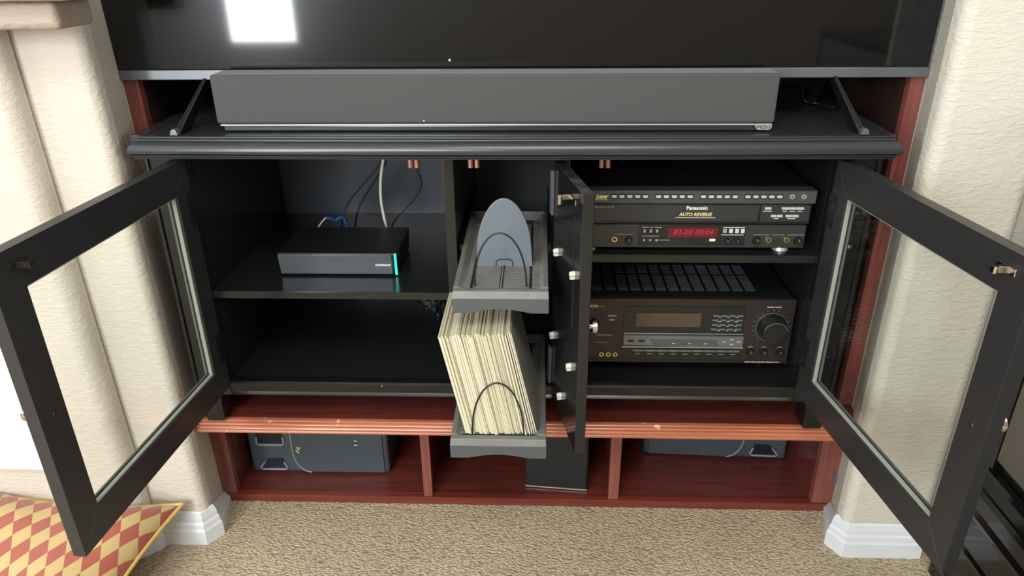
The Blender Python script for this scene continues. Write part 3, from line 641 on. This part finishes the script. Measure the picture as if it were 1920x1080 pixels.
def jack(x, z, r, par, y=Y):
    o_ = MB().ring((x, y, z), r*0.55, r, 0.003, 18).build('jack', M['brass'], par, smooth=True)
    MB().cyl((x, y-0.0002, z), r*0.56, -0.0008, 'y', 14).build('socket_hole', M['plasticm'], o_)
for x, r in ((0.714, 0.006), (0.7955, 0.0062), (1.0310, 0.0068), (1.1065, 0.0068)): knob(x, 0.6845, r, ld, Y-0.001)
for x in (0.976, 0.995): knob(x, 0.6855, 0.0042, ld, Y-0.0028)
for x in (0.769, 1.0525, 1.0855): jack(x, 0.6865, 0.0052, ld, Y-0.001)
MB().cyl((1.0690, Y-0.001, 0.687), 0.0027, -0.001, 'y', 12).build('mini_jack', M['plasticm'], ld)
for x0, x1 in ((0.769, 0.803), (1.0235, 1.0535), (1.058, 1.080), (1.0855, 1.117)): bx('caption', M['greyp'], ld, x0, x1, Y-0.0014, Y-0.001, 0.6955, 0.6963)
for x in (0.722, 1.081):
    MB().cyl((x, 0.046, 0.6628), 0.0150, 0.0064, 'z', 24, 0.013).build('foot', M['silver'], ld, smooth=True)
for x in (0.74, 1.08): MB().cyl((x, 0.36, 0.6628), 0.015, 0.0064, 'z', 16).build('foot', M['plastic'], ld)
# ------------------------------------------------------------------ receiver
rc = thing('av_receiver', (0.922, 0.25, 0.378), 'brown-black audio receiver with big volume knob on the stand floor', 'receiver')
X0, X1, Y = 0.707, 1.137, 0.062
bx('cover', M['rcvtop'], rc, X0+0.003, X1-0.003, Y+0.012, 0.40, 0.404, 0.5445, 0.002)
bx('front_panel', M['rcvface'], rc, X0, X1, Y, Y+0.0118, 0.4035, 0.5475, 0.0018)
bx('lower_strip', M['rcvface'], rc, X0, X1, Y-0.002, Y-0.0002, 0.4035, 0.4095, 0.0008)
bx('display_panel', M['lddark'], rc, 0.7995, 1.0395, Y-0.0018, Y-0.0002, 0.472, 0.532, 0.0008)
bx('display_window', M['amberwin'], rc, 0.8245, 0.9530, Y-0.0026, Y-0.0019, 0.4865, 0.5175)
kb = MB().box(0.976, 0.9885, Y-0.0038, Y-0.0019, 0.5105, 0.5145).build('button', M['bandgrey'], rc, 0.0006, 1)
for r_ in range(4):
    for c_ in range(4):
        if r_ or c_: copy_at(kb, (c_*0.0158-0.0004*r_, 0, -r_*0.0102), rc)
for r_ in range(4):
    for c_ in range(3): bx('caption', M['white'], rc, 0.9875+c_*0.0165, 0.9935+c_*0.0165, Y-0.0024, Y-0.0019, 0.5088-r_*0.0102, 0.5096-r_*0.0102)
b = MB(); b.prism([(0.801, 0.4685), (1.0415, 0.4675), (1.0415, 0.4445), (0.935, 0.4435), (0.801, 0.4465)], 'y', Y-0.0075, Y-0.0002)
bb = b.build('button_band', M['bandgrey'], rc, 0.0012)
bx('band_rail', M['silver'], bb, 0.7985, 1.042, Y-0.0082, Y-0.0060, 0.4418, 0.4432)
bx('band_top_line', M['silver'], bb, 0.8015, 1.041, Y-0.0030, Y-0.0019, 0.4705, 0.4716)
for x in (0.816, 0.8375): bx('key', M['plasticm'], bb, x-0.0065, x+0.0065, Y-0.0088, Y-0.0076, 0.4545, 0.4590, 0.001)
q = MB().prism([(0.8545, 0.4605), (0.987, 0.460), (0.993, 0.4465), (0.862, 0.4470)], 'y', Y-0.0090, Y-0.0076).build('tuning_strip', M['stbfront'], bb, 0.001)
for x in (0.902, 0.934, 0.966): bx('key_mark', M['white'], q, x-0.003, x+0.003, Y-0.0094, Y-0.0090, 0.4515, 0.4527)
for x, z in ((1.003, 0.4565), (1.018, 0.4615), (1.018, 0.4510), (1.032, 0.4565)): bx('key', M['silver'], bb, x-0.004, x+0.004, Y-0.0088, Y-0.0076, z-0.0013, z+0.0013, 0.0006)
lb = bx('lower_buttons', M['lddark'], rc, 0.800, 1.0415, Y-0.0012, Y-0.0002, 0.4165, 0.4375, 0.0006)
k0 = MB().box(0.8212, 0.8445, Y-0.0050, Y-0.0013, 0.4300, 0.4345).build('selector_button', M['bandgrey'], rc, 0.001)
for i in range(1, 9): copy_at(k0, (i*0.0242, 0, 0), rc)
for i in range(9): bx('caption', M['greyp'], rc, 0.827+i*0.0242, 0.837+i*0.0242, Y-0.0017, Y-0.0012, 0.4228, 0.4238)
# volume knob
vk = MB(); vk.cyl((1.0945, Y, 0.4875), 0.0305, -0.004, 'y', 40, 0.0295); vk.cyl((1.0945, Y-0.004, 0.4875), 0.0262, -0.026, 'y', 40, 0.0240); vk.cyl((1.0945, Y-0.030, 0.4875), 0.0240, -0.0012, 'y', 40, 0.0225)
vo = vk.build('volume_knob', M['lddark'], rc, smooth=True); vo['label'] = 'large round volume knob'
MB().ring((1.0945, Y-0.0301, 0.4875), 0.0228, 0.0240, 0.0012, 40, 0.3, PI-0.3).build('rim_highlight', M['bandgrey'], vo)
MB().ring((1.0945, Y-0.001, 0.4875), 0.0308, 0.0322, 0.0030, 40).build('bezel_ring', M['bandgrey'], vo)
for i in range(17):
    a = math.radians(-50+i*17.5); x, z = 1.0945+0.0365*math.cos(a), 0.4875+0.0365*math.sin(a)
    MB().cyl((x, Y-0.0002, z), 0.0009, -0.0004, 'y', 6).build('tick_mark', M['greyp'], rc)
text('caption', 'MASTER VOLUME', 0.0040, 1.0945, Y-0.0004, 0.5310, M['white'], rc, width=0.9)
for x in (1.0600, 1.0865, 1.1185):
    knob(x, 0.4295, 0.0072, rc, Y); bx('caption', M['white'], rc, x-0.005, x+0.004, Y-0.0006, Y-0.0001, 0.4405, 0.4413)
text('caption', 'AUDIO VIDEO CONTROL RECEIVER TX-SV', 0.0038, 1.086, Y-0.0024, 0.4065, M['white'], rc, width=0.98)
text('brand', 'ONKYO', 0.0075, 0.7335, Y-0.0004, 0.5305, M['gold'], rc, bold=0.0003, width=1.0)
text('caption', 'INTEGRA', 0.0035, 0.7550, Y-0.0004, 0.5305, M['greyp'], rc)
knob(0.742, 0.4905, 0.0095, rc, Y)
bx('caption', M['greyp'], rc, 0.7675, 0.785, Y-0.0005, Y-0.0001, 0.5085, 0.5110)
bx('caption', M['greyp'], rc, 0.7705, 0.7815, Y-0.0005, Y-0.0001, 0.4990, 0.5020)
bx('caption', M['greyp'], rc, 0.747, 0.778, Y-0.0005, Y-0.0001, 0.4648, 0.4662)
bx('caption', M['greyp'], rc, 0.745, 0.772, Y-0.0005, Y-0.0001, 0.4482, 0.4490)
for x in (0.7585, 0.7725, 0.7865): jack(x, 0.4215, 0.0050, rc, Y)
for x in (0.735, 1.105):
    for y in (0.13, 0.37): MB().cyl((x, y, 0.3785), 0.02, 0.0255, 'z', 20).build('foot', M['plastic'], rc, smooth=True)
# perforated cover: 13 columns x 2 rows of fin blocks
fin = MB()
for k_ in range(10):
    fin.box(0, 0.0200, k_*0.0080, k_*0.0080+0.0042, 0, 0.0008)
for v in fin.bm.verts: v.co += Vector((0.7135, 0.108, 0.5448))
fa = fin.build('vent_fins', M['vent'], rc)
fin = MB()
for k_ in range(6):
    fin.box(0, 0.0200, k_*0.0080, k_*0.0080+0.0042, 0, 0.0008)
for v in fin.bm.verts: v.co += Vector((0.7135, 0.194, 0.5448))
fb = fin.build('vent_fins', M['vent'], rc)
for c_ in range(1, 14):
    copy_at(fa, (c_*0.0258, 0, 0), rc); copy_at(fb, (c_*0.0258, 0, 0), rc)
# ------------------------------------------------------------------ pull-out racks
def rack(yf, zt, xl, xr, depth, label):
    r_ = thing('pull_out_rack', ((xl+xr)/2, yf, zt-0.02), label, 'rack', 'pull-out racks in the middle compartment')
    bx('tray', M['trayd'], r_, xl+0.003, xr-0.003, yf+0.0165, yf+depth, zt-0.0105, zt-0.005, 0.001)
    # front lip: chamfered top band, concave lower edge
    n = 16; top = [(xl, zt-0.013), (xr, zt-0.013)]
    low = []
    for i in range(n+1):
        t = i/n; c = 0.0075*max(0.0, math.sin(PI*(t-0.18)/0.64)) if 0.18 < t < 0.82 else 0
        low.append((xr+(xl-xr)*t, zt-0.040+c))
    fr = MB().prism(top+low, 'y', yf, yf+0.005).build('front_lip', M['trayf'], r_, 0.0006, 1)
    MB().hexa([(xl, yf-0.0005, zt-0.0135), (xr, yf-0.0005, zt-0.0135), (xr, yf+0.016, zt-0.0135), (xl, yf+0.016, zt-0.0135)],
              [(xl+0.001, yf+0.004, zt-0.001), (xr-0.001, yf+0.004, zt-0.001), (xr-0.001, yf+0.016, zt-0.001), (xl+0.001, yf+0.016, zt-0.001)]).build('top_band', M['tray'], fr, 0.001)
    for s_, x in ((-1, xl+0.002), (1, xr-0.002)):
        MB().hexa([(x-s_*0.009-0.0105, yf+0.0165, zt-0.0048), (x-s_*0.009+0.0105, yf+0.0165, zt-0.0048), (x-s_*0.009+0.0105, yf+depth, zt-0.0048), (x-s_*0.009-0.0105, yf+depth, zt-0.0048)],
                  [(x-0.004-s_*0.003, yf+0.0165, zt+0.001), (x+0.004-s_*0.003, yf+0.0165, zt+0.001), (x+0.004-s_*0.003, yf+depth, zt+0.010), (x-0.004-s_*0.003, yf+depth, zt+0.010)]).build('side_wall', M['tray'], r_, 0.0008, 1)
        a, b = (x+0.0125, x+0.026) if s_ < 0 else (x-0.026, x-0.0125)
        bx('end_pad', M['plate'], r_, a, b, yf+depth-0.045, yf+depth-0.022, zt-0.0048, zt+0.003, 0.001)
        g_ = MB(); y = yf+0.024
        while y < yf+depth-0.055:
            g_.box(a, b, y, y+0.0052, zt-0.0048, zt-0.0018); y += 0.0100
        o_ = g_.build('ridges', M['tray'], r_); o_['kind'] = 'stuff'
    bx('rear_wall', M['tray'], r_, xl+0.005, xr-0.005, yf+depth+0.0002, yf+depth+0.004, zt-0.0105, zt+0.014, 0.001)
    mid = (xl+xr)/2
    for a, b in ((xl+0.033, mid-0.003), (mid+0.003, xr-0.033)):
        g_ = MB(); y = yf+0.024
        while y < yf+depth-0.03:
            g_.box(a, b, y, y+0.0078, zt-0.0048, zt-0.0024); y += 0.0118
        o_ = g_.build('ridges', M['tray'], r_); o_['kind'] = 'stuff'
    bx('centre_rib', M['tray'], r_, mid-0.0012, mid+0.0012, yf+0.02, yf+depth-0.02, zt-0.0048, zt-0.0005)
    for x0, x1 in ((xl-0.006, xl-0.001), (xr+0.001, xr+0.006)):
        bx('slide', M['black'], r_, x0, x1, 0.035, 0.40, zt-0.010, zt+0.004)
    return r_
def wire_arch(x0, x1, zb, zt_, y, par):
    xc, rx, h = (x0+x1)/2, (x1-x0)/2, zt_-zb
    pts = [(xc-rx*math.cos(a)*(1.0), y+0.0, zb+h*math.sin(a)**0.92 if math.sin(a) > 0 else zb) for a in [PI*i/36 for i in range(37)]]
    return MB().tube(pts, 0.0015, 8).build('wire_arch', M['wire'], par, smooth=True)
ru = rack(-0.165, 0.669, 0.4850, 0.6455, 0.360, 'empty grey pull-out rack, the upper of two')
wire_arch(0.5215, 0.6080, 0.6640, 0.7620, -0.1395, ru)
# divider plate
n = 40; poly = []
for i in range(n+1):
    a = PI*i/n; poly.append((0.567+0.0505*math.cos(a)*(1.0), 0.705+0.083*math.sin(a)))
poly = [(0.6175, 0.6655)] + poly + [(0.5165, 0.6655)]
dp = MB().prism(poly, 'y', -0.052, -0.047)
dp.xf(lambda c: (0.567+(c.x-0.567)*(1.0-0.16*(c.z-0.6655)/0.12), c.y+0.10*(c.z-0.6655), c.z))
dpo = dp.build('divider_plate', M['plate'], ru, 0.0012, 2)
pts = [(0.552, -0.0530, 0.6665), (0.5525, -0.0525, 0.675), (0.556, -0.052, 0.6785), (0.567, -0.0518, 0.6795), (0.578, -0.052, 0.6785), (0.5815, -0.0525, 0.675), (0.582, -0.0530, 0.6665)]
MB().tube(pts, 0.0008, 6).build('thumb_tab_outline', M['wire'], dpo, smooth=True)
rl = rack(-0.190, 0.3895, 0.4720, 0.6440, 0.360, 'grey pull-out rack packed with cream sleeves, the lower of two')
wire_arch(0.5110, 0.6036, 0.3850, 0.4980, -0.1735, rl)
# sleeves, each one a thing
NS = 44; rnd = random.Random(11)
protos = {}
for i in range(NS):
    t = i/(NS-1); loose = t > 0.90
    xb = 0.5000+0.1215*t; lean_x = -0.040+rnd.uniform(-0.00012, 0.00012)
    if loose: xb += 0.0011*(i-39); lean_x -= 0.0011*(i-39)
    yb = -0.1705+rnd.uniform(-0.0035, 0.0035)+(0.004 if rnd.random() < 0.2 else 0); top = 0.5865+rnd.uniform(-0.0035, 0.0035)+0.006*t
    th = 0.00262 if not loose else 0.0021; dpt = 0.185
    zb = 0.3885+rnd.uniform(0, 0.0015)
    q = MB(); N = 4
    xs = [xb-th/2, xb+th/2]
    vs = []; sk_ = rnd.uniform(-0.0007, 0.0007)
    for k_ in range(N+1):
        u = k_/N; bx_ = math.sin(u*PI)*sk_
        for x in (-th/2, th/2):
            for y in (yb, yb+dpt): vs.append((xb+x+lean_x*u+bx_, y, zb+(top-zb)*u))
    fs = [(0, 1, 3, 2), (4*N, 4*N+2, 4*N+3, 4*N+1)]
    for k_ in range(N):
        a = 4*k_; b = a+4
        fs += [(a, a+2, b+2, b), (a+1, b+1, b+3, a+3), (a, b, b+1, a+1), (a+2, a+3, b+3, b+2)]
    for v_ in vs: pass
    q.faces(vs, fs)
    m_ = M['sleeveface'] if i == NS-1 else rnd.choice((M['paper'], M['paper'], M['paper2'], M['paper3']))
    o = bpy.data.objects.new('t', None)
    o = q.build('disc_sleeve', m_, None)
    if i == NS-1:
        o.data.materials.append(M['paper2'])
        for p_ in o.data.polygons:
            if p_.normal.y < -0.9: p_.material_index = 1
    lab = 'cream paper disc sleeve packed upright in the lower rack'
    if i == 0: lab = 'leftmost cream sleeve leaning outward in the lower rack'
    if i == NS-1: lab = 'rightmost sleeve in the lower rack, its grey-green face showing'
    tag(o, lab, 'sleeve', 'cream sleeves in the lower rack')
# ------------------------------------------------------------------ things in the cubbies
def case_speaker(xa, ya, xb, yb, flip, label):
    L = math.hypot(xb-xa, yb-ya); ux, uy = (xb-xa)/L, (yb-ya)/L
    f = lambda c: (xa+ux*c.x-uy*c.y, ya+uy*c.x+ux*c.y, c.z)
    g = (lambda c: f(Vector((L-c.x, c.y, c.z)))) if flip else f
    t_ = thing('speaker_case', (xa, ya, 0.0195), label, 'speaker', 'slate speakers in the bottom cubbies')
    MB().box(0.0, L, 0.0, 0.26, 0.0200, 0.235).xf(g).build('shell', M['spk'], t_, 0.010, 3)
    # raised main panel with curved left edge
    pl_ = [(L-0.012, 0.028), (L-0.012, 0.228), (0.10, 0.228)]+[(0.132-0.030*math.sin(a)*1.0, 0.032+0.19*(1-math.cos(a))*0.5+0.0) for a in [PI*(1-i/10)/1.0*0.5+0 for i in range(0)]]
    cur = [(0.108+0.040*(1-math.cos(a)), 0.085-0.060*math.sin(a)) for a in [PI/2*i/10 for i in range(11)]]
    pl_ = [(L-0.012, 0.228), (0.108, 0.228)] + cur + [(L-0.012, 0.025)]
    MB().prism(pl_, 'y', -0.004, 0.001).xf(g).build('main_panel', M['spk'], t_, 0.0015)
    MB().tube([(0.107, -0.004, 0.22)]+[(p[0]-0.001, -0.004, p[1]) for p in cur], 0.0018, 6).xf(g).build('edge_piping', M['spkrim'], t_, smooth=True)
    for z0, z1, inset in ((0.104, 0.165, 0.003), (0.031, 0.064, 0.022)):
        x0, x1 = 0.022, 0.088
        h_ = MB().prism([(x0, z0), (x1, z0), (x1-inset*0.4, z1), (x0+inset, z1)], 'y', -0.0015, -0.0002).xf(g).build('recess_shade_plate', M['spkd'], t_, 0.0004, 1)  # flat dark plate on the shell, painted shade in place of a hollow
        MB().tube([(x0+inset*0.6, -0.002, z0+0.022), (x0, -0.002, z0+0.005), (x0+0.004, -0.002, z0), (x1-0.004, -0.002, z0), (x1, -0.002, z0+0.005), (x1-inset*0.3, -0.002, z0+0.022)], 0.0026, 8).xf(g).build('recess_rim', M['spkrim'], h_, smooth=True)
    return t_, g
sp, g = case_speaker(-0.068, 0.160, 0.270, 0.1625, False, 'slate plastic speaker lying in the left cubby, gold specks on it')
for i, (x, z) in enumerate(((0.117, 0.088), (0.122, 0.092), (0.119, 0.098), (0.125, 0.097), (0.121, 0.084))):
    MB().cyl((x, -0.0042, z), 0.0022, -0.0012, 'y', 8).xf(g).build('gold_fleck', M['gold'], sp)
for z, w_ in ((0.119, 0.003), (0.107, 0.004)): MB().box(0.262-w_, 0.262+w_, -0.0050, -0.0040, z-0.0012, z+0.0012).xf(g).build('badge_mark', M['white'], sp)
case_speaker(0.894, 0.2546, 1.244, 0.2376, True, 'slate plastic speaker set deep in the right cubby')
bs = thing('black_speaker_box', (0.67, 0.115, 0.0195), 'plain black box standing in the middle cubby, silver line along its foot', 'speaker')
xa, ya, xb, yb = 0.600, 0.1235, 0.7455, 0.1105; L = math.hypot(xb-xa, yb-ya); ux, uy = (xb-xa)/L, (yb-ya)/L
f = lambda c: (xa+ux*c.x-uy*c.y, ya+uy*c.x+ux*c.y, c.z)
MB().box(0, L, 0, 0.22, 0.0200, 0.250).xf(f).build('cabinet', M['plasticm'], bs, 0.006, 3)
MB().box(0.001, L-0.001, -0.0012, 0.004, 0.0215, 0.0240).xf(f).build('foot_line', M['silver'], bs)
MB().ring((0.074, -0.0005, 0.213), 0.024, 0.027, 0.003, 28).xf(f).build('cone_ring', M['spkrim'], bs, smooth=True)
# loose cable behind the soundbar on the stand top
cable('cable', [(1.145, 0.30, 0.96), (1.148, 0.255, 0.925), (1.150, 0.235, 0.902), (1.175, 0.225, 0.897), (1.19, 0.19, 0.897), (1.205, 0.215, 0.898), (1.222, 0.235, 0.902), (1.235, 0.235, 0.905)], 0.0014, M['cable_k'], 'loose thin cable with white tip on the stand top, right of the soundbar')
# ------------------------------------------------------------------ cushion
def cushion():
    C0 = Vector((-0.120, -0.070, 0.122)); U = Vector((-0.985, 0.0, 0.10)).normalized(); V = Vector((-0.125, -0.965, -0.23)).normalized()
    Nn = V.cross(U).normalized()
    if Nn.z < 0: Nn = -Nn
    S = 0.44; n = 40; bm = bmesh.new(); uvl = bm.loops.layers.uv.new('UVMap'); grid = {}
    def P(i, j, side):
        u, v = i/n, j/n; a, b = 2*u-1, 2*v-1
        # edges bow inward between the pointed corners
        inx = 0.028*(1-b*b)*a*abs(a); iny = 0.028*(1-a*a)*b*abs(b)
        puff = (max(0, 1-a**4)*max(0, 1-b**4))**0.62
        wr = 0.006*math.sin(9*u+5*v)*math.sin(7*v+1)*puff
        p = C0+U*(S*u-inx)+V*(S*v-iny)+Nn*(side*(0.050*puff+wr*side))
        return p
    for side in (1, -1):
        for i in range(n+1):
            for j in range(n+1):
                if side < 0 and (i in (0, n) or j in (0, n)): grid[(i, j, -1)] = grid[(i, j, 1)]
                else: grid[(i, j, side)] = bm.verts.new(P(i, j, side))
        for i in range(n):
            for j in range(n):
                q_ = [(i, j), (i+1, j), (i+1, j+1), (i, j+1)]
                fc = bm.faces.new([grid[(a, b, side)] for a, b in q_])
                for lp, (a, b) in zip(fc.loops, q_): lp[uvl].uv = (S*a/n, S*b/n)
    root = thing('throw_cushion', tuple(C0), 'red and gold harlequin diamond cushion on the carpet, bottom left', 'cushion')
    lowest = min(v.co.z for v in bm.verts)
    for v in bm.verts:
        if v.co.z < 0.004: v.co.z = 0.004
        v.co -= C0
    bmesh.ops.recalc_face_normals(bm, faces=bm.faces[:])
    me = bpy.data.meshes.new('cover'); bm.to_mesh(me); bm.free(); me.materials.append(M['cushion'])
    for p in me.polygons: p.use_smooth = True
    o = bpy.data.objects.new('cover', me); COL.objects.link(o); o.parent = root
    path = [P(i, 0, 1) for i in range(n+1)]+[P(n, j, 1) for j in range(1, n+1)]+[P(i, n, 1) for i in range(n-1, -1, -1)]+[P(0, j, 1) for j in range(n-1, -1, -1)]
    for p in path: p.z = max(p.z, 0.005)
    MB().tube(path, 0.0042, 8).build('piping', M['piping'], root, smooth=True)
cushion()
# ------------------------------------------------------------------ black furniture, right edge
fc = thing('black_cabinet', (1.70, -0.5, 0.0), 'glossy black cabinet with stepped mouldings at the right edge', 'cabinet')
bx('carcass', M['furn'], fc, 1.475, 1.95, -0.95, -0.085, 0.30, 0.95, 0.003)
bx('side_frame', M['furn'], fc, 1.464, 1.4748, -0.142, -0.088, 0.30, 0.95, 0.002)
bx('side_panel', M['furnp'], fc, 1.466, 1.4748, -0.90, -0.1425, 0.325, 0.93, 0.002)
pf = [(1.95, 0.0), (1.440, 0.0), (1.440, 0.030), (1.444, 0.036), (1.441, 0.046), (1.446, 0.052), (1.446, 0.118), (1.444, 0.122), (1.438, 0.134), (1.442, 0.142), (1.442, 0.205), (1.440, 0.210), (1.434, 0.222), (1.440, 0.232), (1.4395, 0.262), (1.447, 0.268), (1.444, 0.278), (1.458, 0.290), (1.460, 0.2995), (1.95, 0.2995)]
MB().prism(pf, 'y', -0.97, -0.095).build('stepped_base', M['furn'], fc, smooth=False)
